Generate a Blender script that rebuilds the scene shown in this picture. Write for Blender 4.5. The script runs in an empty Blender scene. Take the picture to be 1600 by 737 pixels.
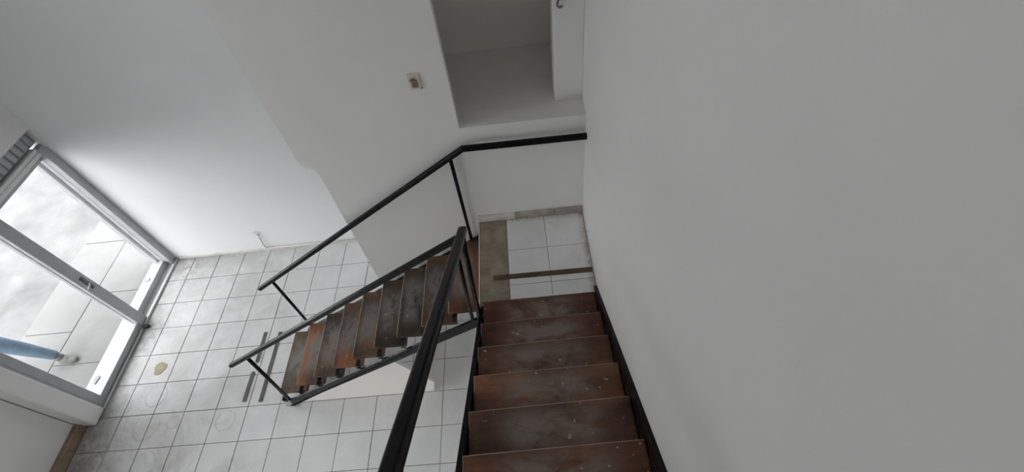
import bpy, bmesh, math, random
from mathutils import Vector, Matrix
random.seed(7)
K = 1.15                       # survey units -> metres
scene = bpy.context.scene
COL = scene.collection

# ------------------------------------------------------------------ camera
cd = bpy.data.cameras.new('camera')
cd.sensor_fit = 'HORIZONTAL'; cd.sensor_width = 36.0
cd.lens = 720.487 / 1600 * 36.0
cd.clip_start = 0.02; cd.clip_end = 200
cam = bpy.data.objects.new('camera', cd); COL.objects.link(cam)
cam.location = (-0.3756 * K, -2.1881 * K, 2.5659 * K)
cam.rotation_euler = (0.664, 0.0952, -0.0483)
scene.camera = cam

# ------------------------------------------------------------------ sky and exposure
SKY = 9.2
world = bpy.data.worlds.new('overcast_sky'); scene.world = world
world.use_nodes = True
wn = world.node_tree; wn.nodes.clear()
wo = wn.nodes.new('ShaderNodeOutputWorld'); wb = wn.nodes.new('ShaderNodeBackground')
tc = wn.nodes.new('ShaderNodeTexCoord'); sx = wn.nodes.new('ShaderNodeSeparateXYZ')
rp = wn.nodes.new('ShaderNodeValToRGB')
rp.color_ramp.elements[0].position = 0.0; rp.color_ramp.elements[0].color = (0.70, 0.70, 0.70, 1)
rp.color_ramp.elements[1].position = 0.9; rp.color_ramp.elements[1].color = (0.962, 0.98, 1.0, 1)
wn.links.new(tc.outputs['Generated'], sx.inputs[0]); wn.links.new(sx.outputs['Z'], rp.inputs[0])
wn.links.new(rp.outputs[0], wb.inputs['Color']); wb.inputs['Strength'].default_value = SKY
wn.links.new(wb.outputs[0], wo.inputs[0])

def portal(name, loc, rot, w, h):
    l = bpy.data.lights.new(name, 'AREA'); l.shape = 'RECTANGLE'; l.size = w * K; l.size_y = h * K
    l.cycles.is_portal = True
    o = bpy.data.objects.new(name, l); COL.objects.link(o)
    o.location = [c * K for c in loc]; o.rotation_euler = rot
PI = math.pi; SOUTH_ = -5.2
portal('door_portal', (-4.83, 0.27, -0.60), (0, -PI / 2, 0), 1.8, 1.8)
portal('high_fill_portal', (-4.90, -1.375, 2.35), (0, -PI / 2, 0), 1.35, 1.3)  # sampling aid for the added high window

portal('low_fill_portal', (-4.90, -3.35, -0.48), (0, -PI / 2, 0), 1.7, 2.7)  # sampling aid for the added low window
scene.view_settings.view_transform = 'Standard'
scene.view_settings.look = 'None'
scene.view_settings.exposure = 0.30
scene.view_settings.gamma = 1.0
scene.view_settings.use_curve_mapping = False
scene.cycles.use_denoising = True
scene.cycles.max_bounces = 14
scene.cycles.diffuse_bounces = 10
scene.cycles.glossy_bounces = 5
scene.cycles.transmission_bounces = 8
scene.cycles.transparent_max_bounces = 12
scene.cycles.caustics_reflective = False
scene.cycles.caustics_refractive = False
scene.cycles.sample_clamp_indirect = 8.0

# ------------------------------------------------------------------ materials
class NT:
    def __init__(s, name, rough=0.5, color=(0.8, 0.8, 0.8), metallic=0.0, spec=0.5):
        s.m = bpy.data.materials.new(name); s.m.use_nodes = True
        s.t = s.m.node_tree; s.b = s.t.nodes['Principled BSDF']
        s.b.inputs['Roughness'].default_value = rough
        s.b.inputs['Metallic'].default_value = metallic
        s.b.inputs['Specular IOR Level'].default_value = spec
        s.b.inputs['Base Color'].default_value = (*color, 1)
    def n(s, typ, **kw):
        nd = s.t.nodes.new(typ)
        for k, v in kw.items():
            setattr(nd, k, v)
        return nd
    def l(s, a, b): s.t.links.new(a, b)
    def pos(s): return s.n('ShaderNodeNewGeometry').outputs['Position']
    def objco(s): return s.n('ShaderNodeTexCoord').outputs['Object']
    def noise(s, co, scale, detail=4, rough=0.55, dist=0.0, stretch=None):
        if stretch is not None:
            mp = s.n('ShaderNodeMapping'); mp.inputs['Scale'].default_value = stretch
            s.l(co, mp.inputs['Vector']); co = mp.outputs[0]
        t = s.n('ShaderNodeTexNoise'); t.inputs['Scale'].default_value = scale
        t.inputs['Detail'].default_value = detail; t.inputs['Roughness'].default_value = rough
        t.inputs['Distortion'].default_value = dist
        s.l(co, t.inputs['Vector']); return t.outputs['Fac']
    def ramp(s, fac, stops):
        r = s.n('ShaderNodeValToRGB'); e = r.color_ramp.elements
        while len(e) < len(stops): e.new(0.5)
        for el, (p, c) in zip(e, stops):
            el.position = p; el.color = (*c, 1) if isinstance(c, tuple) else (c, c, c, 1)
        s.l(fac, r.inputs[0]); return r.outputs[0]
    def math(s, op, a, b=None, clamp=False):
        m = s.n('ShaderNodeMath', operation=op); m.use_clamp = clamp
        for i, v in enumerate((a, b)):
            if v is None: continue
            if isinstance(v, (int, float)): m.inputs[i].default_value = v
            else: s.l(v, m.inputs[i])
        return m.outputs[0]
    def mix(s, fac, a, b, blend='MIX'):
        m = s.n('ShaderNodeMix', data_type='RGBA', blend_type=blend)
        for sock, v in ((m.inputs[0], fac), (m.inputs[6], a), (m.inputs[7], b)):
            if isinstance(v, (int, float)): sock.default_value = v
            elif isinstance(v, tuple): sock.default_value = (*v, 1)
            else: s.l(v, sock)
        return m.outputs[2]
    def maprange(s, v, a, b, c=0.0, d=1.0):
        m = s.n('ShaderNodeMapRange'); m.inputs[1].default_value = a; m.inputs[2].default_value = b
        m.inputs[3].default_value = c; m.inputs[4].default_value = d
        m.interpolation_type = 'SMOOTHSTEP'
        s.l(v, m.inputs[0]); return m.outputs[0]
    def bump(s, h, strength=0.2, dist=0.01):
        b = s.n('ShaderNodeBump'); b.inputs['Strength'].default_value = strength
        b.inputs['Distance'].default_value = dist
        s.l(h, b.inputs['Height']); s.l(b.outputs[0], s.b.inputs['Normal'])
    def color(s, c): s.l(c, s.b.inputs['Base Color'])
    def rough(s, c): s.l(c, s.b.inputs['Roughness'])

def plaster(name, base, var=0.04, rough=0.75):
    m = NT(name, rough, spec=0.3)
    p = m.pos()
    n1 = m.noise(p, 1.3, 5, 0.6)
    lo = tuple(c * (1 - var) for c in base); hi = tuple(min(1, c * (1 + var * 0.6)) for c in base)
    c = m.ramp(n1, [(0.3, lo), (0.7, hi)])
    n2 = m.noise(p, 60, 3)
    sp = m.ramp(m.noise(p, 9, 2), [(0.74, 1.0), (0.80, 0.93)])
    m.color(m.mix(1.0, c, sp, 'MULTIPLY'))
    m.bump(m.math('ADD', m.math('MULTIPLY', n1, 4.0), n2), 0.12, 0.004)
    return m.m

MAT = {}
MAT['paint'] = plaster('white_wall_paint', (0.765, 0.763, 0.758))
MAT['paint_cool'] = plaster('white_wall_paint_smooth', (0.78, 0.784, 0.79), 0.03)
MAT['ceiling_paint'] = plaster('ceiling_paint', (0.86, 0.86, 0.855), 0.02)
MAT['paint_grey'] = plaster('grey_wall_paint', (0.80, 0.788, 0.77), 0.08)
MAT['panel'] = plaster('white_panel_paint', (0.84, 0.82, 0.79), 0.03)
MAT['dark_void'] = plaster('unpainted_box_lining', (0.16, 0.155, 0.15), 0.1)

def tile_mat(name, base, dirt):
    m = NT(name, 0.28, spec=0.22 if dirt else 0.4)
    p = m.pos()
    rnd = m.n('ShaderNodeObjectInfo').outputs['Random']
    c = m.ramp(m.noise(p, 3.2, 6, 0.65), [(0.30, tuple(v * 0.90 for v in base)), (0.62, base)])
    c = m.mix(1.0, c, m.ramp(rnd, [(0.0, (0.94, 0.94, 0.935)), (1.0, (1.0, 1.0, 1.0))]), 'MULTIPLY')
    # scattered small specks and scuffs
    speck = m.ramp(m.noise(p, 34, 3, 0.6), [(0.69, 0.0), (0.76, 1.0)])
    c = m.mix(m.math('MULTIPLY', speck, 0.35), c, (0.36, 0.34, 0.31))
    if dirt:
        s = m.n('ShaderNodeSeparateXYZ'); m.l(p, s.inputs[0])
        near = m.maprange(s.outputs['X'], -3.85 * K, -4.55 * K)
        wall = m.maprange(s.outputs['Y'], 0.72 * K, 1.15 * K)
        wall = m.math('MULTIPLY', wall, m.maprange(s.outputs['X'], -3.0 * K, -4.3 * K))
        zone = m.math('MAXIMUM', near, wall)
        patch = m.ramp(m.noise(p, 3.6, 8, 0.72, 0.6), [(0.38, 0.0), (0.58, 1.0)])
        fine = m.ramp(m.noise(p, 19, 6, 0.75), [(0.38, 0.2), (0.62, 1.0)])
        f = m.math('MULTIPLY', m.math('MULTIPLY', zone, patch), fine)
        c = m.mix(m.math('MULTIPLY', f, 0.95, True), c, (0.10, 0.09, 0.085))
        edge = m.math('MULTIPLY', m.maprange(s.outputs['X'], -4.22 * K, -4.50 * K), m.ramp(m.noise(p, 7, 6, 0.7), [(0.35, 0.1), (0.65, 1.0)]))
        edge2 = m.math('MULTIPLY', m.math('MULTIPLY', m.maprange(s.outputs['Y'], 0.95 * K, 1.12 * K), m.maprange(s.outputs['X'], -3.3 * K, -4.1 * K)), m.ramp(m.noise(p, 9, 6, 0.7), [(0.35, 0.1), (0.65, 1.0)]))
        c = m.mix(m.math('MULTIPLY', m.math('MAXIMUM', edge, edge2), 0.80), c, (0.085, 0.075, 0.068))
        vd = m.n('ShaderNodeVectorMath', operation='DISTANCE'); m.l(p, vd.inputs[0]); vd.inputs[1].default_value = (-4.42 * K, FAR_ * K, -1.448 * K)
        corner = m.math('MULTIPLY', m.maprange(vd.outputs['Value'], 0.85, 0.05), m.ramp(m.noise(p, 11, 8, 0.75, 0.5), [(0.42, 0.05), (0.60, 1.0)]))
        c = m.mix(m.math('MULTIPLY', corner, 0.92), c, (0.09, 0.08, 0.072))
        # faint grey smears elsewhere on the floor
        sm = m.ramp(m.noise(p, 1.7, 7, 0.7, 0.8), [(0.52, 0.0), (0.72, 1.0)])
        c = m.mix(m.math('MULTIPLY', m.math('MULTIPLY', sm, m.maprange(s.outputs['X'], -2.3 * K, -3.4 * K)), 0.6), c, (0.27, 0.255, 0.24))
        door_dim = m.math('MULTIPLY', m.maprange(s.outputs['X'], -2.2 * K, -3.6 * K), m.maprange(s.outputs['Y'], -1.1 * K, -0.5 * K, 0.45, 1.0))  # patchy darker tile colour towards the door, put in to offset its strong light
        c = m.mix(m.math('MULTIPLY', door_dim, m.ramp(m.noise(p, 2.3, 6, 0.65, 0.3), [(0.30, 0.40), (0.7, 0.95)])), c, (0.40, 0.395, 0.39))
        # ring marks left by pots, each a stain with its own place
        xy = m.n('ShaderNodeCombineXYZ'); m.l(s.outputs['X'], xy.inputs[0]); m.l(s.outputs['Y'], xy.inputs[1])
        wob = m.math('MULTIPLY', m.math('SUBTRACT', m.noise(p, 9, 3), 0.5), 0.05)
        for (rx, ry, rr) in RINGS:
            v = m.n('ShaderNodeVectorMath', operation='DISTANCE'); m.l(xy.outputs[0], v.inputs[0])
            v.inputs[1].default_value = (rx * K, ry * K, 0)
            d = m.math('ABSOLUTE', m.math('SUBTRACT', m.math('ADD', v.outputs['Value'], wob), rr * K))
            ring = m.math('MULTIPLY', m.maprange(d, 0.012, 0.003), m.ramp(m.noise(p, 14, 2), [(0.35, 0.2), (0.6, 1.0)]))
            c = m.mix(m.math('MULTIPLY', ring, 0.40), c, (0.26, 0.25, 0.24))
    else:
        s = m.n('ShaderNodeSeparateXYZ'); m.l(p, s.inputs[0])
        e = m.math('MULTIPLY', m.maprange(s.outputs['X'], -0.06 * K, 0.0), m.ramp(m.noise(p, 16, 5, 0.7), [(0.35, 0.2), (0.65, 1.0)]))
        c = m.mix(m.math('MULTIPLY', e, 0.75), c, (0.22, 0.15, 0.09))
        e2 = m.math('MULTIPLY', m.maprange(s.outputs['Y'], -0.05 * K, 0.0), m.ramp(m.noise(p, 16, 5, 0.7), [(0.4, 0.0), (0.65, 1.0)]))
        c = m.mix(m.math('MULTIPLY', e2, 0.6), c, (0.20, 0.14, 0.09))
    m.color(c)
    m.rough(m.ramp(m.noise(p, 5, 4), [(0.3, 0.42 if dirt else 0.24), (0.7, 0.62 if dirt else 0.42)]))
    m.bump(m.noise(p, 7, 2), 0.05, 0.004)
    return m.m
FAR_ = 1.128
RINGS = [(-4.05, -0.52, 0.10), (-3.78, -0.78, 0.055), (-4.02, -0.80, 0.115), (-3.9, -1.12, 0.10), (-3.28, -0.80, 0.09)]
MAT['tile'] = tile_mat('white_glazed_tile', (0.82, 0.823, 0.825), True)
MAT['landing_tile'] = tile_mat('landing_glazed_tile', (0.86, 0.863, 0.865), False)
MAT['tile_dark'] = plaster('tile_grout', (0.24, 0.225, 0.21), 0.35, 0.9)

def concrete(name, a, b, scale=5, rough=0.85, speck=None):
    m = NT(name, rough, spec=0.25)
    p = m.pos()
    n = m.noise(p, scale, 8, 0.68, 0.3)
    c = m.ramp(n, [(0.3, a), (0.7, b)])
    if speck:
        c = m.mix(m.ramp(m.noise(p, 45, 3), [(0.66, 0.0), (0.74, 1.0)]), c, speck)
    m.color(c)
    if not name.startswith(('pave', 'kerb', 'road', 'pale_t')): m.bump(m.noise(p, 22, 4, 0.6), 0.12, 0.004)
    return m.m
MAT['strip'] = concrete('bare_mortar', (0.20, 0.165, 0.122), (0.40, 0.34, 0.26), 7, 0.8, (0.34, 0.30, 0.24))
MAT['slab'] = concrete('concrete_slab', (0.55, 0.54, 0.52), (0.68, 0.67, 0.65), 4)
MAT['pave'] = concrete('pavement_concrete', (0.115, 0.114, 0.112), (0.15, 0.149, 0.146), 2.5)
MAT['kerb'] = concrete('kerb_concrete', (0.11, 0.109, 0.107), (0.14, 0.139, 0.136), 2.5)
MAT['road'] = concrete('road_concrete', (0.065, 0.064, 0.063), (0.125, 0.124, 0.122), 1.6)
MAT['sill'] = concrete('pale_threshold', (0.34, 0.338, 0.333), (0.40, 0.398, 0.393), 6)
MAT['skirt'] = concrete('dirty_skirting', (0.27, 0.22, 0.18), (0.52, 0.49, 0.45), 6, 0.6)
MAT['skirt_pale'] = concrete('pale_skirting', (0.52, 0.50, 0.46), (0.74, 0.73, 0.70), 6, 0.6)
MAT['skirt_brown'] = concrete('brown_wood_skirting', (0.20, 0.13, 0.085), (0.36, 0.27, 0.20), 5, 0.6)
MAT['glue'] = concrete('dried_glue', (0.24, 0.205, 0.13), (0.38, 0.335, 0.23), 20, 0.8)

def wood(name, dark, mid, light, grey, width):
    m = NT(name, 0.42, spec=0.4)
    o = m.objco()
    oi = m.n('ShaderNodeObjectInfo').outputs['Random']
    off = m.n('ShaderNodeCombineXYZ'); m.l(m.math('MULTIPLY', oi, 37.0), off.inputs[0]); m.l(m.math('MULTIPLY', oi, 61.0), off.inputs[1])
    va = m.n('ShaderNodeVectorMath', operation='ADD'); m.l(o, va.inputs[0]); m.l(off.outputs[0], va.inputs[1])
    co = va.outputs[0]
    grain = m.noise(co, 9, 8, 0.65, 0.8, (0.55, 6.0, 3.0))
    fine = m.noise(co, 40, 6, 0.7, 0.2, (0.35, 7.0, 3.0))
    tone = m.noise(co, 2.2, 4, 0.55, 0.4, (0.8, 1.6, 1.0))
    patch = m.ramp(m.noise(co, 2.6, 5, 0.6, 0.5, (0.9, 1.5, 1.0)), [(0.36, 0.0), (0.62, 1.0)])
    gr = m.math('ADD', m.math('MULTIPLY', grain, 0.5), m.math('MULTIPLY', patch, 0.45))
    c = m.ramp(gr, [(0.22, dark), (0.46, mid), (0.74, light)])
    c = m.mix(1.0, c, m.ramp(tone, [(0.30, 0.62), (0.68, 1.4)]), 'MULTIPLY')
    c = m.mix(1.0, c, m.n('ShaderNodeObjectInfo').outputs['Color'], 'MULTIPLY')
    c = m.mix(0.35, c, m.ramp(fine, [(0.35, 0.6), (0.65, 1.15)]), 'MULTIPLY')
    # walked-on grey wear: strongest round the middle of the tread
    s = m.n('ShaderNodeSeparateXYZ'); m.l(o, s.inputs[0])
    midx = m.maprange(m.math('ABSOLUTE', s.outputs['X']), width * 0.42, width * 0.15)
    midy = m.maprange(m.math('ABSOLUTE', m.math('SUBTRACT', s.outputs['Y'], 0.03)), 0.15, 0.02)
    wear = m.ramp(m.noise(co, 5.5, 7, 0.7, 0.6, (0.8, 1.4, 1)), [(0.36, 0.1), (0.54, 1.0)])
    wear = m.math('MULTIPLY', m.math('MULTIPLY', midx, midy), wear)
    c = m.mix(m.math('MULTIPLY', wear, 0.85), c, grey)
    # nosing rubbed to bare wood, paint and plaster flecks
    nose = m.maprange(s.outputs['Y'], 0.1375, 0.1415)
    nose = m.math('MULTIPLY', nose, m.ramp(m.noise(co, 9, 4), [(0.3, 0.45), (0.6, 1.0)]))
    c = m.mix(m.math('MULTIPLY', nose, 0.9), c, (0.42, 0.34, 0.26))
    fl = m.ramp(m.noise(co, 26, 2, 0.5), [(0.70, 0.0), (0.73, 1.0)])
    c = m.mix(m.math('MULTIPLY', fl, 0.75), c, (0.52, 0.46, 0.40))
    m.color(c)
    m.rough(m.ramp(grain, [(0.3, 0.36), (0.7, 0.55)]))
    m.bump(m.math('ADD', fine, grain), 0.25, 0.003)
    return m.m

def metal(name, col, rough, metallic=0.0, var=0.3):
    m = NT(name, rough, col, metallic)
    p = m.pos()
    n = m.noise(p, 12, 5, 0.6)
    m.color(m.ramp(n, [(0.3, tuple(c * (1 - var) for c in col)), (0.7, tuple(c * (1 + var) for c in col))]))
    m.rough(m.ramp(n, [(0.3, rough * 0.8), (0.7, rough * 1.25)]))
    m.bump(m.noise(p, 90, 3), 0.06, 0.002)
    return m.m
MAT['black'] = metal('black_gloss_paint', (0.004, 0.004, 0.0045), 0.16)
MAT['black_satin'] = metal('black_satin_paint', (0.0035, 0.0035, 0.004), 0.30)
MAT['black_satin'].node_tree.nodes['Principled BSDF'].inputs['Specular IOR Level'].default_value = 0.17
MAT['alu'] = metal('grey_aluminium', (0.40, 0.402, 0.415), 0.42, 0.1, 0.08)
MAT['alu_light'] = metal('pale_aluminium', (0.66, 0.66, 0.66), 0.4, 0.1, 0.06)
MAT['chrome'] = metal('worn_steel', (0.16, 0.155, 0.155), 0.35, 0.4, 0.3)
MAT['rubber'] = metal('black_rubber', (0.02, 0.02, 0.02), 0.7)
MAT['tape'] = concrete('grit_tape', (0.075, 0.072, 0.070), (0.15, 0.146, 0.14), 14, 0.9)
MAT['tape_worn'] = concrete('worn_brown_tape', (0.045, 0.038, 0.03), (0.17, 0.12, 0.075), 9, 0.85)
MAT['cream'] = metal('cream_plastic', (0.62, 0.57, 0.45), 0.4, 0, 0.05)
MAT['brown_plastic'] = metal('brown_plastic', (0.23, 0.18, 0.11), 0.5, 0, 0.2)
MAT['white_plastic'] = metal('white_plastic', (0.72, 0.71, 0.69), 0.45, 0, 0.05)
MAT['denim'] = None
def denim():
    m = NT('blue_denim', 0.85, spec=0.2)
    p = m.objco()
    c = m.ramp(m.noise(p, 7, 6, 0.6), [(0.3, (0.055, 0.085, 0.125)), (0.7, (0.10, 0.145, 0.195))])
    m.color(c); m.bump(m.noise(p, 14, 5, 0.6), 0.5, 0.02); return m.m
MAT['denim'] = denim()
MAT['skin'] = metal('skin', (0.46, 0.28, 0.20), 0.55, 0, 0.06)
MAT['shirt'] = concrete('grey_knit', (0.20, 0.21, 0.23), (0.28, 0.29, 0.31), 30, 0.9)
MAT['hair'] = metal('dark_hair', (0.03, 0.022, 0.016), 0.6)
MAT['shoe'] = concrete('grey_suede', (0.06, 0.06, 0.055), (0.15, 0.145, 0.135), 16, 0.9)
MAT['eye'] = metal('eye_white', (0.75, 0.73, 0.70), 0.2, 0, 0.02)
def glass():
    m = NT('window_glass', 0.02, (0.93, 0.97, 0.96))
    t = m.t; tr = m.n('ShaderNodeBsdfTransparent'); tr.inputs[0].default_value = (0.95, 0.955, 0.957, 1)
    gl = m.n('ShaderNodeBsdfGlossy'); gl.inputs['Roughness'].default_value = 0.03
    fr = m.n('ShaderNodeFresnel'); fr.inputs[0].default_value = 1.45
    bk = m.n('ShaderNodeNewGeometry').outputs['Backfacing']
    fac = m.math('MULTIPLY', fr.outputs[0], m.math('SUBTRACT', 1.0, bk))
    mx = m.n('ShaderNodeMixShader'); m.l(fac, mx.inputs[0]); m.l(tr.outputs[0], mx.inputs[1]); m.l(gl.outputs[0], mx.inputs[2])
    m.l(mx.outputs[0], t.nodes['Material Output'].inputs[0])
    return m.m
MAT['glass'] = glass()

# ------------------------------------------------------------------ mesh helpers (survey units in, metres out)
class MB:
    def __init__(s): s.bm = bmesh.new()
    def box(s, x0, x1, y0, y1, z0, z1, bev=0.0, seg=1):
        b = bmesh.new()
        bmesh.ops.create_cube(b, size=1.0)
        for v in b.verts:
            v.co = Vector(((x0 + x1) / 2 + v.co.x * (x1 - x0), (y0 + y1) / 2 + v.co.y * (y1 - y0), (z0 + z1) / 2 + v.co.z * (z1 - z0)))
        if bev: bmesh.ops.bevel(b, geom=b.edges[:], offset=bev, segments=seg, profile=0.5, affect='EDGES')
        s.add(b); return s
    def add(s, b, mat=None):
        me = bpy.data.meshes.new('tmp')
        if mat: bmesh.ops.transform(b, matrix=mat, verts=b.verts[:])
        b.to_mesh(me); b.free(); s.bm.from_mesh(me); bpy.data.meshes.remove(me)
    def prism(s, pts, axis, a, b):
        """polygon in the plane normal to axis, between a and b"""
        def P(p, w):
            q = list(p); q.insert(axis, w); return Vector(q)
        v0 = [s.bm.verts.new(P(p, a)) for p in pts]; v1 = [s.bm.verts.new(P(p, b)) for p in pts]
        n = len(pts)
        s.bm.faces.new(v0); s.bm.faces.new(v1[::-1])
        for i in range(n): s.bm.faces.new((v0[i], v1[i], v1[(i + 1) % n], v0[(i + 1) % n]))
        return s
    def sweep(s, path, w, h, r=0.3, up=(0, 0, 1), n=3, cap=True):
        """rounded rectangle section (w across, h along up) swept on a polyline with mitred corners"""
        path = [Vector(p) for p in path]; up = Vector(up)
        prof = []
        rr = r * min(w, h)
        for (cx, cy, a0) in ((w / 2 - rr, h / 2 - rr, 0), (-w / 2 + rr, h / 2 - rr, 90), (-w / 2 + rr, -h / 2 + rr, 180), (w / 2 - rr, -h / 2 + rr, 270)):
            for k in range(n + 1):
                a = math.radians(a0 + 90 * k / n); prof.append((cx + rr * math.cos(a), cy + rr * math.sin(a)))
        rings = []
        for i, p in enumerate(path):
            d0 = (path[i] - path[i - 1]).normalized() if i else None
            d1 = (path[i + 1] - path[i]).normalized() if i < len(path) - 1 else None
            t = (d0 + d1).normalized() if d0 and d1 else (d0 or d1)
            d = d1 or d0
            side = d.cross(up).normalized(); u = side.cross(d).normalized()
            ring = []
            for (a, b) in prof:
                q = p + side * a + u * b
                q = q - d * ((q - p).dot(t) / d.dot(t))      # onto the mitre plane
                ring.append(s.bm.verts.new(q))
            rings.append(ring)
        m = len(prof)
        for r0, r1 in zip(rings, rings[1:]):
            for k in range(m): s.bm.faces.new((r0[k], r0[(k + 1) % m], r1[(k + 1) % m], r1[k]))
        if cap: s.bm.faces.new(rings[0][::-1]); s.bm.faces.new(rings[-1])
        return s
    def tube(s, path, r, n=8): return s.sweep(path, 2 * r, 2 * r, 0.499, (0.03, 0.07, 1) , 2)
    def ball(s, c, rx, ry, rz, u=12, v=8):
        b = bmesh.new(); bmesh.ops.create_uvsphere(b, u_segments=u, v_segments=v, radius=1.0)
        for q in b.verts: q.co = Vector((c[0] + q.co.x * rx, c[1] + q.co.y * ry, c[2] + q.co.z * rz))
        s.add(b); return s
    def build(s, name, mat, parent=None, origin=None, smooth=False):
        bm = s.bm
        bmesh.ops.recalc_face_normals(bm, faces=bm.faces[:])
        xs = [v.co for v in bm.verts]
        lo = Vector([min(c[i] for c in xs) for i in range(3)]); hi = Vector([max(c[i] for c in xs) for i in range(3)])
        if origin is None: origin = Vector(((lo.x + hi.x) / 2, (lo.y + hi.y) / 2, lo.z if parent is None else (lo.z + hi.z) / 2))
        origin = Vector(origin)
        for v in bm.verts: v.co = (v.co - origin) * K
        me = bpy.data.meshes.new(name); bm.to_mesh(me); bm.free()
        if smooth:
            for f in me.polygons: f.use_smooth = True
        return link(name, me, MAT[mat] if isinstance(mat, str) else mat, origin, parent)
def wpos(o):
    v = Vector(o.location)
    while o.parent: o = o.parent; v = v + Vector(o.location)
    return v
def link(name, me, mat, origin, parent=None):
    if mat and not me.materials: me.materials.append(mat)
    o = bpy.data.objects.new(name, me); COL.objects.link(o)
    o.location = Vector(origin) * K
    if parent: o.location = Vector(origin) * K - wpos(parent); o.parent = parent
    return o
def box(name, mat, x0, x1, y0, y1, z0, z1, parent=None, bev=0.0, seg=1):
    return MB().box(x0, x1, y0, y1, z0, z1, bev, seg).build(name, mat, parent)
def tag(o, label, cat, group=None):
    o['label'] = label; o['category'] = cat
    if group: o['group'] = group
    return o
def struct(o): o['kind'] = 'structure'; return o
def thing(name, loc, label, cat, group=None):
    o = bpy.data.objects.new(name, None); COL.objects.link(o); o.empty_display_size = 0.1
    o.location = Vector(loc) * K
    return tag(o, label, cat, group)

H = -1.448                     # ground floor level; landing is at 0
CEIL = 3.35
SOUTH = -5.2
FAR = 1.128

# ================================================================== STRUCTURE
floor = struct(box('floor', 'tile_dark', -4.72, 0.0, SOUTH, FAR, H - 0.12, H - 0.007))
GX, GY, TS, J = -2.8033, 0.8116, 0.30, 0.0026
def tile_mesh(w, d, t=0.02):
    return MB().box(-w / 2, w / 2, -d / 2, d / 2, -t, 0, 0.0025)
tile_cache = {}
def lay_tile(x0, x1, y0, y1, z, parent, mat, jig=0.0008):
    w, d = round(x1 - x0 - 2 * J, 4), round(y1 - y0 - 2 * J, 4)
    if w < 0.012 or d < 0.012: return
    key = (w, d, mat)
    dz = random.uniform(-jig, jig)
    c = ((x0 + x1) / 2, (y0 + y1) / 2, z + dz)
    if key not in tile_cache:
        o = MB().box(-w / 2 + c[0], w / 2 + c[0], -d / 2 + c[1], d / 2 + c[1], c[2] - 0.012, c[2], 0.0022).build('tile', mat, parent, origin=c)
        tile_cache[key] = o.data
    else:
        o = link('tile', tile_cache[key], None, c, parent)
xs = sorted({-4.60, 0.0} | {GX + TS * i for i in range(-5, 10)})
ys = sorted({-3.0, FAR} | {GY - TS * j for j in range(0, 13)})
xs = [x for x in xs if -4.6 <= x <= 0.0]; ys = [y for y in ys if -3.0 <= y <= FAR]
for xa, xb in zip(xs, xs[1:]):
    for ya, yb in zip(ys, ys[1:]):
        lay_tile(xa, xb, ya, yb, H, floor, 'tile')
# plain screed past the last tile row, behind the viewer
box('screed', 'slab', -4.6, 0.0, SOUTH, -3.0, H - 0.007, H, floor)
# dried glue patch on the tiles by the door
g = MB()
cx, cy = -4.135, -0.238
ring = []
for k in range(20):
    a = 2 * PI * k / 20; r = 1 + 0.10 * math.sin(3 * a + 0.6) + 0.05 * math.sin(5 * a)
    ring.append((cx + 0.058 * r * math.cos(a), cy + 0.066 * r * math.sin(a)))
g.prism(ring, 2, H + 0.0006, H + 0.0032)
gp = g.build('glue_stain', 'glue', floor); gp['label'] = 'round patch of dried brown glue on the tiles'

wall_right = struct(box('wall_right', 'paint', 0.0, 0.15, SOUTH, FAR + 0.15, H, CEIL))
wall_back = struct(box('wall_back', 'paint_cool', -4.80, 0.0, FAR, FAR + 0.15, H - 0.1, CEIL))
wall_front = struct(box('wall_front', 'paint', -4.85, 0.15, SOUTH - 0.15, SOUTH, H, CEIL))
struct(box('ceiling', 'ceiling_paint', -4.85, 0.15, SOUTH - 0.15, FAR + 0.15, CEIL, CEIL + 0.12))

# partition the stair climbs against: step in its free edge, opening over the landing
p = MB()
part = [(-1.71, H), (-0.745, H), (-0.745, CEIL), (-1.775, CEIL), (-1.775, 0.702), (-1.768, 0.686), (-1.752, 0.678), (-1.715, 0.668), (-1.697, 0.660), (-1.69, 0.640)]
part = [(-0.745, H), (-0.745, CEIL), (-1.765, CEIL), (-1.778, 0.712), (-1.773, 0.694), (-1.757, 0.684), (-1.715, 0.668), (-1.700, 0.660), (-1.694, 0.640), (-1.706, -0.4), (-1.71, H)]
p.prism(part, 1, 0.0, 0.055)
p.box(-0.745, 0.0, 0.0, 0.055, H, 0.86)
p.box(-0.745, 0.0, 0.0, 0.055, 2.35, CEIL)
wall_stair = struct(p.build('wall_stair', 'paint'))
# niche behind the opening: deep sill, grey back wall, pillar set back beside it
nm = MB()
nm.box(-1.60, 0.0, 0.055, 0.90, 0.78, 0.858)
nm.box(-1.60, 0.0, 0.83, 0.90, 0.858, 2.45)
nm.box(-1.66, -1.60, 0.055, 0.90, 0.78, 2.45)
nm.box(-1.60, 0.0, 0.055, 0.90, 2.45, 2.52)
struct(nm.build('wall_niche', 'paint_grey'))
struct(box('wall_pillar', 'paint', -0.165, 0.0, 0.160, 0.30, 0.858, 2.45, bev=0.004))
struct(box('wall_pillar_side', 'paint_grey', -0.135, 0.0, 0.30, 0.83, 0.858, 2.45))

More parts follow.
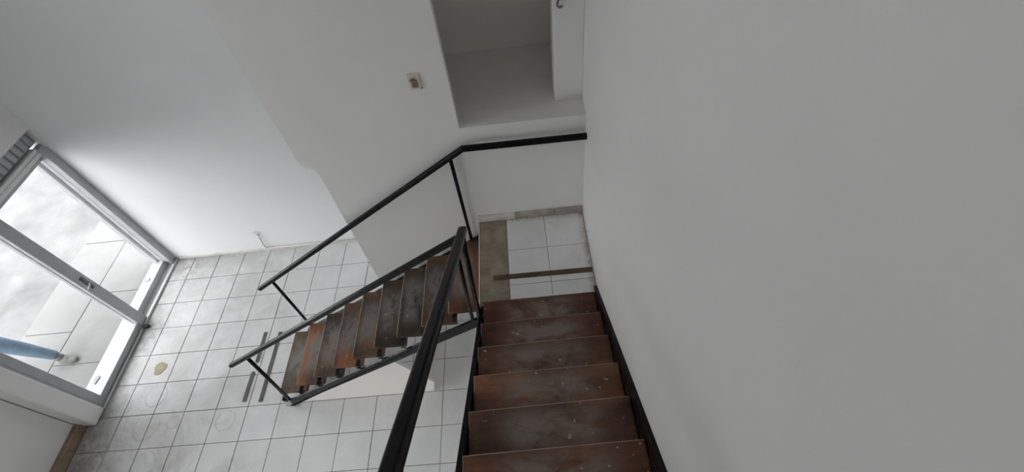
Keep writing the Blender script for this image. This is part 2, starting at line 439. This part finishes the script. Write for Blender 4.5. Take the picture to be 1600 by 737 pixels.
# street wall with the sliding door
w = MB()
w.box(-4.82, -4.50, -0.60, FAR, 0.468, 1.35)                   # lintel over the door
w.box(-4.82, -4.66, -0.60, FAR, 0.31, 0.468)                  # back of the shutter box
SY0, SY1, SZ0, SZ1 = -4.5, -2.2, -1.30, 0.34                  # low window added out of view to light the room
w.box(-4.85, -4.655, SY1, -0.755, H, 0.55)
w.box(-4.85, -4.655, SOUTH, SY0, H, 0.55)
w.box(-4.85, -4.655, SY0, SY1, H, SZ0)
w.box(-4.85, -4.655, SY0, SY1, SZ1, 0.55)
WY0, WY1, WZ0, WZ1 = -2.0, -0.75, 1.70, 3.00                    # high window added out of view as fill light
w.box(-4.85, -4.50, SOUTH, -0.60, 0.55, WZ0)
w.box(-4.85, -4.50, SOUTH, WY0, WZ0, WZ1)
w.box(-4.85, -4.50, WY1, FAR, WZ0, WZ1)
w.box(-4.85, -4.50, -0.60, FAR, 1.35, WZ0)
w.box(-4.85, -4.50, SOUTH, FAR, WZ1, CEIL)
w.box(-4.85, -4.655, -0.76, -0.60, H, 0.56)
wall_left = struct(w.build('wall_left', 'paint'))
pier = MB()
pier.box(-4.70, -4.500, -0.755, -0.600, H + 0.012, 0.552, 0.018, 3)
struct(pier.build('trim_1', 'paint'))
# frames and panes of the two added fill windows, low one first
w2 = struct(bpy.data.objects.new('fill_window_2', None)); COL.objects.link(w2); w2.location = Vector((-4.75, (SY0 + SY1) / 2, SZ0)) * K
m = MB(); sbw = (SY1 - SY0) / 3
for k in range(4):
    y = SY0 + sbw * k
    m.box(-4.78, -4.73, max(SY0, y - .03), min(SY1, y + .03), SZ0 + .06, SZ1 - .06)
m.box(-4.78, -4.73, SY0, SY1, SZ0, SZ0 + .06); m.box(-4.78, -4.73, SY0, SY1, SZ1 - .06, SZ1)
m.build('window_frame', 'alu', w2)
for k in range(3):
    box('pane', 'glass', -4.757, -4.752, SY0 + sbw * k + .028, SY0 + sbw * (k + 1) - .028, SZ0 + .058, SZ1 - .058, w2)
w1 = struct(bpy.data.objects.new('fill_window_1', None)); COL.objects.link(w1); w1.location = Vector((-4.7, (WY0 + WY1) / 2, WZ0)) * K
fm = MB(); bays = 3; bw = (WY1 - WY0) / bays
for k in range(bays + 1):
    y = WY0 + bw * k; y0_ = max(WY0, y - .03); y1_ = min(WY1, y + .03)
    fm.box(-4.72, -4.66, y0_, y1_, WZ0 + .06, WZ1 - .06)
fm.box(-4.72, -4.66, WY0, WY1, WZ0, WZ0 + .06); fm.box(-4.72, -4.66, WY0, WY1, WZ1 - .06, WZ1)
fm.build('window_frame', 'alu', w1)
for k in range(bays):
    box('pane', 'glass', -4.693, -4.688, WY0 + bw * k + .028, WY0 + bw * (k + 1) - .028, WZ0 + .058, WZ1 - .058, w1)

# upper floor behind the viewer, where the flight arrives
struct(box('floor_upper', 'slab', -1.9, 0.0, SOUTH, -2.80, 1.19, 1.29))

# baseboards
bb = MB()
bb.prism([(-4.655, H), (-4.603, H), (-4.608, H + 0.075), (-4.620, H + 0.088), (-4.655, H + 0.09)], 1, SOUTH, -0.757)
struct(bb.build('baseboard_left', 'skirt_brown'))
bk = MB()
bk.prism([(FAR, H), (FAR - 0.010, H), (FAR - 0.010, H + 0.036), (FAR, H + 0.042)], 0, -4.50, 0.0)
# prism on axis 0 takes (y, z)
struct(bk.build('baseboard_back', 'skirt_pale'))
bs = struct(bpy.data.objects.new('baseboard_stair', None)); COL.objects.link(bs); bs.location = Vector((-0.38, -0.006, 0)) * K
for (xa, xb, mt) in ((-0.757, -0.489, 'skirt_pale'), (-0.485, -0.207, 'skirt'), (-0.203, -0.003, 'skirt')):
    box('tile', mt, xa, xb, -0.009, -0.0005, 0.001, 0.072, bs, 0.0015)

# landing: slab, mortar strip, six tiles
landing = struct(box('stair_landing', 'slab', -0.756, -0.001, -0.672, -0.001, -0.13, -0.009))
box('edge_trim', 'skirt_pale', -0.762, -0.754, -0.690, -0.001, -0.13, 0.003, landing)
box('mortar_strip', 'strip', -0.753, -0.560, -0.676, -0.001, -0.010, 0.0005, landing, 0.002)
lx = [-0.5584, -0.2837, 0.0]; ly = [-0.676, -0.5682, -0.2847, 0.0]
J = 0.0016
for xa, xb in zip(lx, lx[1:]):
    for ya, yb in zip(ly, ly[1:]):
        lay_tile(xa, xb - (0.003 if xb == 0 else 0), ya, yb - (0.003 if yb == 0 else 0), 0.0, landing, 'landing_tile', 0.0005)
box('grout_bed', 'tile_dark', -0.560, -0.001, -0.675, -0.001, -0.009, -0.0045, landing)
box('dirt_bead', 'skirt', -0.007, -0.001, -0.665, -0.010, -0.004, 0.006, landing)

# ---- sliding door
door = struct(bpy.data.objects.new('door_1', None)); COL.objects.link(door); door.location = Vector((-4.58, 0.26, H)) * K
f = MB()
f.box(-4.598, -4.535, 1.046, 1.126, H, 0.300, 0.003)            # jamb on the far wall
f.box(-4.655, -4.53, -0.600, -0.580, H, 0.300, 0.003)
f.build('jamb', 'alu', door)
box('jamb_strip', 'alu_light', -4.545, -4.520, 1.108, 1.1265, 0.28, 0.466, door)
for (za, zb, xa, xb) in ((0.226, 0.254, -4.66, -4.580), (0.242, 0.276, -4.577, -4.548), (0.284, 0.314, -4.66, -4.548)):
    box('head_track', 'alu_light', xa, xb, -0.60, 1.045, za, zb, door, 0.003)
t = MB()
t.box(-4.66, -4.515, -0.598, 1.126, H + 0.0005, H + 0.010, 0.002)
t.box(-4.524, -4.516, -0.598, 1.126, H + 0.010, H + 0.022, 0.001)
t.build('floor_track', 'alu_light', door)
def leaf(x0, x1, ya, yb, z0, z1, sl, sr, rt, rb):
    c = bpy.data.objects.new('sliding_panel', None); COL.objects.link(c)
    o = Vector(((x0 + x1) / 2, (ya + yb) / 2, z0)); c.location = o * K - wpos(door); c.parent = door
    box('stile', 'alu', x0, x1, ya, ya + sl, z0, z1, c, 0.004)
    box('stile', 'alu', x0, x1, yb - sr, yb, z0, z1, c, 0.004)
    box('rail', 'alu', x0 + .002, x1 - .002, ya + sl, yb - sr, z0, z0 + rb, c, 0.004)
    box('rail', 'alu', x0 + .002, x1 - .002, ya + sl, yb - sr, z1 - rt, z1, c, 0.004)
    xm = (x0 + x1) / 2
    box('glass_pane', 'glass', xm - .003, xm + .003, ya + sl - .004, yb - sr + .004, z0 + rb - .004, z1 - rt + .004, c)
    return c
rear = leaf(-4.640, -4.600, 0.262, 1.088, H + 0.012, 0.225, 0.075, 0.040, 0.04, 0.075)
front = leaf(-4.575, -4.535, -0.578, 0.362, H + 0.012, 0.238, 0.078, 0.108, 0.04, 0.075)
# lock on the meeting stile
lk = MB(); lk.box(-4.536, -4.528, 0.294, 0.330, -0.765, -0.600, 0.003)
lk.box(-4.529, -4.515, 0.300, 0.324, -0.655, -0.610, 0.004); lk.box(-4.529, -4.517, 0.303, 0.322, -0.752, -0.715, 0.004)
lk.build('lock_plate', 'chrome', front)
kb = MB(); kb.tube([(-4.52, 0.312, -0.69), (-4.50, 0.285, -0.69), (-4.497, 0.250, -0.695)], 0.007)
kb.build('latch_lever', 'alu_light', front, smooth=True)
box('floor_guide', 'rubber', -4.515, -4.455, 0.222, 0.262, H, H + 0.035, door, 0.006)
# shutter box over the door: ribbed closing panel in the shade of the lintel
sb = MB()
sb.box(-4.600, -4.588, -0.598, 1.124, 0.322, 0.466)
for k in range(24):
    y = 1.10 - 0.0705 * k
    sb.box(-4.590, -4.574, y - 0.054, y, 0.330, 0.466, 0.003)
o = sb.build('shutter_panel', 'alu', door)
# outside reveal: shutter guide channel on the far jamb
gd = MB(); gd.box(-4.815, -4.755, 1.095, 1.127, H, 0.30, 0.004); gd.box(-4.815, -4.755, -0.600, -0.570, H, 0.30, 0.004)
gd.build('shutter_guide', 'alu', door)
# threshold slab
struct(box('trim_2', 'sill', -4.825, -4.661, -0.76, FAR, H - 0.055, H + 0.002, bev=0.006))
struct(box('shade_slab', 'slab', -5.65, -4.85, -6.0, 5.0, 0.86, 0.98))  # unseen slab added to hold skylight off the door and pavement
# ---- street
side = struct(box('sidewalk', 'tile_dark', -5.96, -4.66, -6.0, 5.0, -1.66, -1.512))
def slabs(xa, xb, y0, step, mat, n):
    for k in range(-n, n):
        ya = y0 + k * step
        if ya < -5.9 or ya + step > 5.0: continue
        MB().box(xa + .003, xb - .003, ya + .003, ya + step - .003, -1.52, -1.50 + random.uniform(-.003, .003), 0.004).build('paving_slab', mat, side)
slabs(-5.40, -4.83, -0.083, 0.86, 'pave', 8)
slabs(-5.95, -5.40, 0.30, 1.25, 'kerb', 6)
road = MB()
road.bm.free(); road.bm = bmesh.new()
nx, ny = 26, 36
vs = [[None] * (ny + 1) for _ in range(nx + 1)]
for i in range(nx + 1):
    for j in range(ny + 1):
        x = -5.955 - (i / nx) ** 1.4 * 8.5; y = -6 + 11.0 * j / ny
        vs[i][j] = road.bm.verts.new((x, y, -1.535 + random.uniform(-.012, .012) - (0.02 if i else 0)))
for i in range(nx):
    for j in range(ny): road.bm.faces.new((vs[i][j], vs[i + 1][j], vs[i + 1][j + 1], vs[i][j + 1]))
struct(road.build('street', 'road', smooth=True))

# ================================================================== STAIR FLIGHTS
TD = 0.25; TT = 0.032
# how far each board has darkened or bleached
UPT = [(1.0, .72, .66), (.92, .74, .72), (1.15, 1.12, 1.1), (1.3, 1.25, 1.15), (.92, .9, .92), (1.3, 1.2, 1.08), (1, 1, 1), (1, 1, 1), (1, 1, 1), (1, 1, 1)]
LOT = [(.62, .85, .95), (1.25, 1.1, 1.0), (.60, .78, .88), (1.15, 1.08, 1.05), (.80, .85, .85), (.40, .55, .58), (.48, .60, .62), (.62, .66, .64), (1.1, .9, .7)]
def tread_proto(wd):
    return MB().box(-wd / 2, wd / 2, -TD / 2, TD / 2, -TT, 0, 0.0035)
MAT['wood_up'] = wood('red_brown_tread_wood', (0.048, 0.021, 0.014), (0.098, 0.041, 0.024), (0.165, 0.076, 0.038), (0.23, 0.19, 0.165), 0.713 * K)
MAT['wood_low'] = wood('worn_tread_wood', (0.045, 0.031, 0.025), (0.105, 0.055, 0.032), (0.26, 0.105, 0.045), (0.23, 0.215, 0.20), 0.615 * K)

# upper flight (runs down towards the partition)
upf = thing('stair_flight', (-0.38, -1.7, -0.02), 'nearer flight of dark red-brown wooden treads on black steel, along the right wall', 'stairs')
me = None
for k in range(0, 10):
    yf = -0.667 - 0.211 * k; z = -0.003 + 0.131 * k - (0.015 if k else 0)
    xc = -0.376; c = (xc, yf + 0.0153 * xc - TD / 2, z)
    if me is None:
        o = MB().box(xc - .3565, xc + .3565, c[1] - TD / 2, c[1] + TD / 2, z - TT, z, 0.0035).build('tread', 'wood_up', upf, origin=c); me = o.data
    else: o = link('tread', me, None, c, upf)
    o.color = (*UPT[k], 1)
    o.rotation_euler = (random.uniform(-.004, .004), random.uniform(-.003, .003), 0.0153 + random.uniform(-.005, .005))
def zup(y): return -0.02 + 0.62085 * (-0.667 - y)            # line through the upper nosings
s = MB()
s.sweep([(-0.751, -0.672, zup(-0.672) - 0.125), (-0.751, -2.80, zup(-2.80) - 0.125)], 0.028, 0.125, 0.12)
s.build('stringer', 'black_satin', upf)
s = MB(); s.prism([(-0.640, -0.03), (-0.640, zup(-0.640) + 0.055), (-2.80, zup(-2.80) + 0.095), (-2.80, zup(-2.80) - 0.22), (-0.80, zup(-0.80) - 0.22)], 0, -0.0185, -0.0005)
s.build('stringer', 'black_satin', upf)
bm_ = None
for k in range(0, 10):
    yf = -0.678 - 0.211 * k; z = 0.131 * k - 0.018 - TT
    org = (-0.735, yf - 0.1, z)
    if bm_ is None:
        b = MB()
        b.box(-0.7385, -0.690, yf - 0.20, yf - 0.03, z - 0.006, z - 0.0005)
        b.box(-0.7385, -0.7325, yf - 0.20, yf - 0.03, z - 0.075, z - 0.003)
        o = b.build('bracket', 'black', upf, origin=org); bm_ = o.data
    else: link('bracket', bm_, None, org, upf)

# lower flight (runs down to the left, to the ground floor)
lof = thing('stair_flight', (-1.7, -0.36, H), 'farther flight of worn wooden treads descending left to the tiled ground floor', 'stairs')
me = None; bm_ = None
for k in range(1, 10):
    xf = -2.53 + 0.2193 * (k - 2); z = H + 0.1448 * k
    c = (xf + TD / 2, -0.349 + (random.uniform(-.006, .006) if me else 0), z)
    if me is None:
        b = tread_proto(0.592)
        for v in b.bm.verts: v.co = v.co + Vector(c)
        o = b.build('tread', 'wood_low', lof, origin=c); me = o.data
    else: o = link('tread', me, None, c, lof)
    o.color = (*LOT[k - 1], 1)
    o.rotation_euler = (random.uniform(-.003, .003), random.uniform(-.003, .003), PI / 2 + random.uniform(-.008, .008))
    org = (xf + 0.04, -0.685, z - TT)
    if bm_ is None:
        b = MB()
        b.box(xf + 0.024, xf + 0.056, -0.7035, -0.645, z - TT - 0.009, z - TT - 0.0005)
        b.box(xf + 0.024, xf + 0.056, -0.7035, -0.680, z - TT - 0.040, z - TT - 0.002)
        o = b.build('bracket', 'black', lof, origin=org); bm_ = o.data
    else: link('bracket', bm_, None, org, lof)
def zlo(x): return -0.700 + 0.632 * (x + 1.595)              # centre line of the lower stringers
for ya, hw, up_ in ((-0.711, 0.008, 0.012), (-0.022, 0.018, 0.0)):
    s = MB()
    pts = [(-2.635, H + 0.002), (-2.50, H + 0.002)]
    top = lambda x, u=up_: zlo(x) + 0.040 + u
    bot = lambda x, u=up_: zlo(x) - 0.058 + u
    xb = -1.595 + (H + 0.003 + 0.058 - up_ + 0.700) / 0.632
    s.prism([(-2.665, H + 0.003), (xb, H + 0.003), (-0.770, bot(-0.770)), (-0.770, top(-0.770)), (-2.640, top(-2.640))], 1, ya - hw, ya + hw)
    s.build('stringer', 'black_satin', lof)
box('foot_plate', 'alu', -2.74, -2.61, -0.715, -0.655, H + 0.0005, H + 0.006, lof)
box('foot_plate', 'alu', -2.74, -2.61, -0.056, -0.004, H + 0.0005, H + 0.006, lof)

# ---- handrails
hr = thing('handrail', (-1.7, -0.05, H), 'black steel handrail fixed along the partition wall, turning level over the landing', 'handrail')
s = MB(); s.sweep([(-2.682, -0.05, -0.520), (-0.747, -0.05, 0.745), (-0.001, -0.05, 0.742)], 0.034, 0.034, 0.25); s.build('rail', 'black_satin', hr)
s = MB(); s.tube([(-2.535, -0.045, -0.437), (-2.575, -0.03, top(-2.575) - .003)], 0.0125); s.build('post', 'black_satin', hr, smooth=True)
s = MB(); s.tube([(-0.835, -0.045, 0.670), (-0.839, -0.035, top(-0.839) - .003)], 0.0125); s.build('post', 'black_satin', hr, smooth=True)
hr = thing('handrail', (-1.7, -0.69, H), 'black handrail on the open side of the farther flight, ending free over the floor', 'handrail')
s = MB(); s.sweep([(-2.745, -0.69, -0.574), (-0.760, -0.69, 0.700)], 0.034, 0.034, 0.25); s.build('rail', 'black_satin', hr)
s = MB(); s.tube([(-2.560, -0.69, -0.462), (-2.640, -0.711, top(-2.64) + .008)], 0.0135); s.build('post', 'black_satin', hr, smooth=True)
s = MB(); s.tube([(-0.790, -0.69, 0.670), (-0.829, -0.709, top(-0.829) + .008)], 0.0125); s.build('post', 'black_satin', hr, smooth=True)
hr = thing('handrail', (-0.73, -1.7, 0.0), 'black steel handrail on the open side of the nearer flight, rising towards the viewer', 'handrail')
s = MB(); s.sweep([(-0.735, -0.672, 0.737), (-0.715, -1.968, 1.545), (-0.702, -2.78, 2.051)], 0.046, 0.040, 0.30); s.build('rail', 'black_satin', hr)
s = MB(); s.tube([(-0.736, -0.705, 0.735), (-0.780, -0.711, top(-0.780) + .008)], 0.0145); s.build('post', 'black_satin', hr, smooth=True)
s = MB(); s.tube([(-0.706, -2.60, 1.93), (-0.751, -2.60, zup(-2.6) - 0.08)], 0.0145); s.build('post', 'black_satin', hr, smooth=True)

# white triangular panel closing the underside of the lower flight
pn = MB()
xa = -2.60
pn.prism([(xa, H + 0.001), (-1.388, H + 0.001), (-1.338, H + 0.205), (-1.365, H + 0.27), (-1.56, bot(-1.56) - .002), (xa, max(H + 0.004, bot(xa) - .002))], 1, -0.688, -0.664)
struct(pn.build('wall_spandrel', 'panel'))

# ================================================================== SMALL THINGS
def tape(pts, wd, z, mat, label, group=None, round_end=None):
    (xa, ya), (xb, yb) = pts
    d = Vector((xb - xa, yb - ya)); L = d.length; d /= L; n = Vector((-d.y, d.x))
    outl = []
    A = Vector((xa, ya)); B = Vector((xb, yb)); h = wd / 2
    def end(c, dr, rnd):
        side = Vector((-dr.y, dr.x))
        if rnd:
            for k in range(7):
                a = -PI / 2 + PI * k / 6
                q = c - dr * h + dr * h * math.cos(a) + side * h * math.sin(a); outl.append((q.x, q.y))
        else:
            for sgn in (-1, 1): q = c + side * h * sgn; outl.append((q.x, q.y))
    end(B, d, round_end == 'b'); end(A, -d, round_end == 'a')
    m = MB(); m.prism(outl, 2, z + 0.0006, z + 0.0036)
    return tag(m.build('grip_tape', mat), label, 'tape', group)
tape([(-3.152, 0.056), (-3.148, -0.272)], 0.036, H, 'tape', 'short dark grip strip on the floor tiles, nearer the far wall than its twin', None, 'b')
tape([(-3.152, -0.355), (-3.156, -0.643)], 0.038, H, 'tape', 'short dark grip strip on the floor tiles, farther from the far wall than its twin', None, 'a')
tape([(-2.996, 0.046), (-2.998, -0.656)], 0.036, H, 'tape', 'long dark grip strip on the tiles just before the lowest step')
tape([(-0.663, -0.503), (-0.004, -0.506)], 0.038, 0.0006, 'tape_worn', 'worn brown-black grip strip across the stair landing')

sw = thing('light_switch', (-0.922, 0, 1.152), 'small cream light switch with brown insert on the partition wall', 'switch')
m = MB(); m.box(-0.956, -0.890, -0.010, -0.0005, 1.152, 1.243, 0.004, 2); m.build('plate', 'cream', sw)
m = MB(); m.box(-0.940, -0.906, -0.016, -0.009, 1.166, 1.212, 0.003); m.box(-0.936, -0.922, -0.019, -0.014, 1.172, 1.190, 0.002); m.build('insert', 'brown_plastic', sw)
m = MB(); m.tube([(-0.945, -0.011, 1.208), (-0.935, -0.016, 1.219), (-0.920, -0.018, 1.221), (-0.911, -0.016, 1.210)], 0.0035); m.build('wire', 'brown_plastic', sw, smooth=True)
m = MB(); m.ball((-0.892, -0.008, 1.158), 0.005, 0.004, 0.005); m.build('screw', 'chrome', sw, smooth=True)

cb = thing('cable', (-3.42, FAR - .01, H + .05), 'white cable leaving a hole in the far wall and running along its base', 'cable')
m = MB(); m.tube([(-3.404, FAR - .010, -1.148), (-3.402, FAR - .014, -1.165), (-3.425, FAR - .020, -1.36), (-3.41, FAR - .018, -1.398), (-3.36, FAR - .017, -1.396), (-2.976, FAR - .016, -1.399), (-1.8, FAR - .016, -1.397)], 0.009)
m.build('sheath', 'white_plastic', cb, smooth=True)
m = MB()
ring = [(-3.404 + .045 * math.cos(a) * (1 + .25 * math.sin(3 * a)), -1.14 + .028 * math.sin(a) * (1 + .2 * math.cos(4 * a))) for a in [2 * PI * k / 14 for k in range(14)]]
m.prism(ring, 1, FAR - .004, FAR - .0003); m.build('plaster_patch', 'skirt_pale', cb)

wr = thing('wire_hook', (-0.12, 0.155, 1.41), 'short pale cable with a dark hooked end hanging on the pillar above the landing', 'cable')
m = MB(); m.tube([(-0.112, 0.150, 1.70), (-0.113, 0.148, 1.55), (-0.122, 0.146, 1.50), (-0.132, 0.146, 1.47)], 0.008); m.build('sheath', 'white_plastic', wr, smooth=True)
m = MB(); m.tube([(-0.132, 0.146, 1.470), (-0.141, 0.143, 1.452), (-0.142, 0.141, 1.436), (-0.130, 0.140, 1.428), (-0.114, 0.141, 1.434)], 0.006); m.build('hook', 'chrome', wr, smooth=True)

def scrap(cx, cy, rx, ry, label):
    m = MB(); pts = []
    for k in range(11):
        a = 2 * PI * k / 11; r = random.uniform(.75, 1.15)
        pts.append((cx + rx * r * math.cos(a), cy + ry * r * math.sin(a)))
    m.prism(pts, 2, H + 0.0026, H + 0.010)
    tag(m.build('scrap', 'chrome'), label, 'litter')
scrap(-4.752, -0.305, 0.022, 0.050, 'grey scrap lying on the pale threshold at its left end')
scrap(-4.775, 0.86, 0.040, 0.028, 'grey crumbled scrap on the pale threshold nearer the far wall')

# ================================================================== PERSON outside the door
per = thing('person', (-5.6, -0.14, -1.5), 'person in loose blue jeans and grey shoes standing on the pavement outside the glass door', 'person')
def skinned(name, verts, edges, mat, root=0, sub=2):
    me = bpy.data.meshes.new(name)
    org = Vector((-5.6, -0.14, -1.5))
    me.from_pydata([(Vector(v[:3]) - org) * K for v in verts], edges, [])
    o = link(name, me, MAT[mat], org, per)
    md = o.modifiers.new('skin', 'SKIN'); md.use_smooth_shade = True
    if not me.skin_vertices: me.skin_vertices.new()
    for i, v in enumerate(verts):
        r = v[3] * K; me.skin_vertices[0].data[i].radius = (r, r)
        me.skin_vertices[0].data[i].use_root = (i == root)
    sb_ = o.modifiers.new('sub', 'SUBSURF'); sb_.levels = sub; sb_.render_levels = sub
    return o
hipL, kneeL, ankL = (-5.68, -0.075, -0.75), (-5.505, -0.043, -1.08), (-5.295, -0.022, -1.405)
hipR, kneeR, ankR = (-5.69, -0.215, -0.75), (-5.73, -0.235, -1.10), (-5.83, -0.250, -1.405)
V = [(-5.68, -0.145, -0.70, .095), (-5.68, -0.145, -0.55, .085), (-5.675, -0.145, -0.38, .10), (-5.67, -0.145, -0.28, .07), (-5.665, -0.145, -0.225, .038),
     (-5.65, -0.145, -0.16, .052), (-5.645, -0.145, -0.09, .062), (-5.65, -0.145, -0.045, .045),
     (*hipL, .068), (*kneeL, .046), (*ankL, .030), (*hipR, .068), (*kneeR, .046), (*ankR, .030),
     (-5.67, -0.02, -0.285, .042), (-5.69, 0.03, -0.50, .033), (-5.62, 0.03, -0.68, .024), (-5.605, 0.025, -0.715, .022),
     (-5.67, -0.27, -0.285, .042), (-5.69, -0.32, -0.50, .033), (-5.62, -0.32, -0.68, .024), (-5.605, -0.315, -0.715, .022)]
Ed = [(0, 1), (1, 2), (2, 3), (3, 4), (4, 5), (5, 6), (6, 7), (0, 8), (8, 9), (9, 10), (0, 11), (11, 12), (12, 13), (3, 14), (14, 15), (15, 16), (16, 17), (3, 18), (18, 19), (19, 20), (20, 21)]
for (hx, hy, hz, sg) in ((-5.605, 0.025, -0.715, -1), (-5.605, -0.315, -0.715, 1)):
    w0 = 17 if sg < 0 else 21
    for q, (off, ln) in enumerate(((.024, .055), (.008, .066), (-.008, .062), (-.022, .048))):
        i = len(V)
        V += [(hx + off, hy + sg * .004, hz - .035, .0085), (hx + off + .010, hy + sg * .008, hz - .035 - ln * .55, .008), (hx + off + .006, hy + sg * .018, hz - .035 - ln, .0065)]
        Ed += [(w0, i), (i, i + 1), (i + 1, i + 2)]
    i = len(V)
    V += [(hx + .030, hy + sg * .014, hz - .018, .0095), (hx + .042, hy + sg * .022, hz - .050, .008)]
    Ed += [(w0, i), (i, i + 1)]
skinned('body', V, Ed, 'skin')
def lerp(a, b, t): return tuple(a[i] + (b[i] - a[i]) * t for i in range(3))
J_ = [(-5.68, -0.145, -0.69, .108), (-5.68, -0.145, -0.62, .10)]
E_ = [(0, 1)]
for (h_, k_, a_) in ((hipL, kneeL, ankL), (hipR, kneeR, ankR)):
    i = len(J_)
    J_ += [(*h_, .088), (*lerp(h_, k_, .5), .083), (*k_, .073), (*lerp(k_, a_, .35), .070), (*lerp(k_, a_, .7), .056), (*lerp(k_, a_, 1.04), .050)]
    E_ += [(0, i)] + [(i + q, i + q + 1) for q in range(5)]
skinned('jeans', J_, E_, 'denim')
S_ = [(-5.68, -0.145, -0.66, .112), (-5.68, -0.145, -0.52, .098), (-5.675, -0.145, -0.38, .115), (-5.67, -0.145, -0.285, .082), (-5.667, -0.145, -0.245, .05),
      (-5.67, -0.02, -0.285, .054), (-5.69, 0.03, -0.50, .044), (-5.625, 0.03, -0.665, .034), (-5.67, -0.27, -0.285, .054), (-5.69, -0.32, -0.50, .044), (-5.625, -0.32, -0.665, .034)]
skinned('sweater', S_, [(0, 1), (1, 2), (2, 3), (3, 4), (3, 5), (5, 6), (6, 7), (3, 8), (8, 9), (9, 10)], 'shirt')
for a_, dy in ((ankL, -.035), (ankR, .0)):
    x, y, z = a_
    b = MB()
    b.ball((x + .045, y - .004, -1.472), .105, .043, .030, 16, 8)
    b.ball((x + .115, y + dy * .5, -1.474), .058, .042, .026, 14, 8)
    b.ball((x - .005, y, -1.440), .046, .040, .045, 14, 8)
    b.build('shoe', 'shoe', per, smooth=True)
b = MB(); b.ball((-5.662, -0.145, -0.055), .070, .066, .062, 16, 10); b.ball((-5.690, -0.145, -0.095), .045, .060, .060, 14, 8); b.build('hair', 'hair', per, smooth=True)
for nm_, c_, r_, mt_ in (('nose', (-5.582, -0.145, -0.108), (.014, .010, .016), 'skin'), ('mouth', (-5.588, -0.145, -0.140), (.008, .020, .005), 'skin'),
                         ('ear', (-5.650, -0.078, -0.105), (.014, .007, .018), 'skin'), ('ear', (-5.650, -0.212, -0.105), (.014, .007, .018), 'skin'),
                         ('eye', (-5.592, -0.121, -0.090), (.007, .009, .006), 'eye'), ('eye', (-5.592, -0.169, -0.090), (.007, .009, .006), 'eye')):
    MB().ball(c_, *r_, 10, 6).build(nm_, mt_, per, smooth=True)
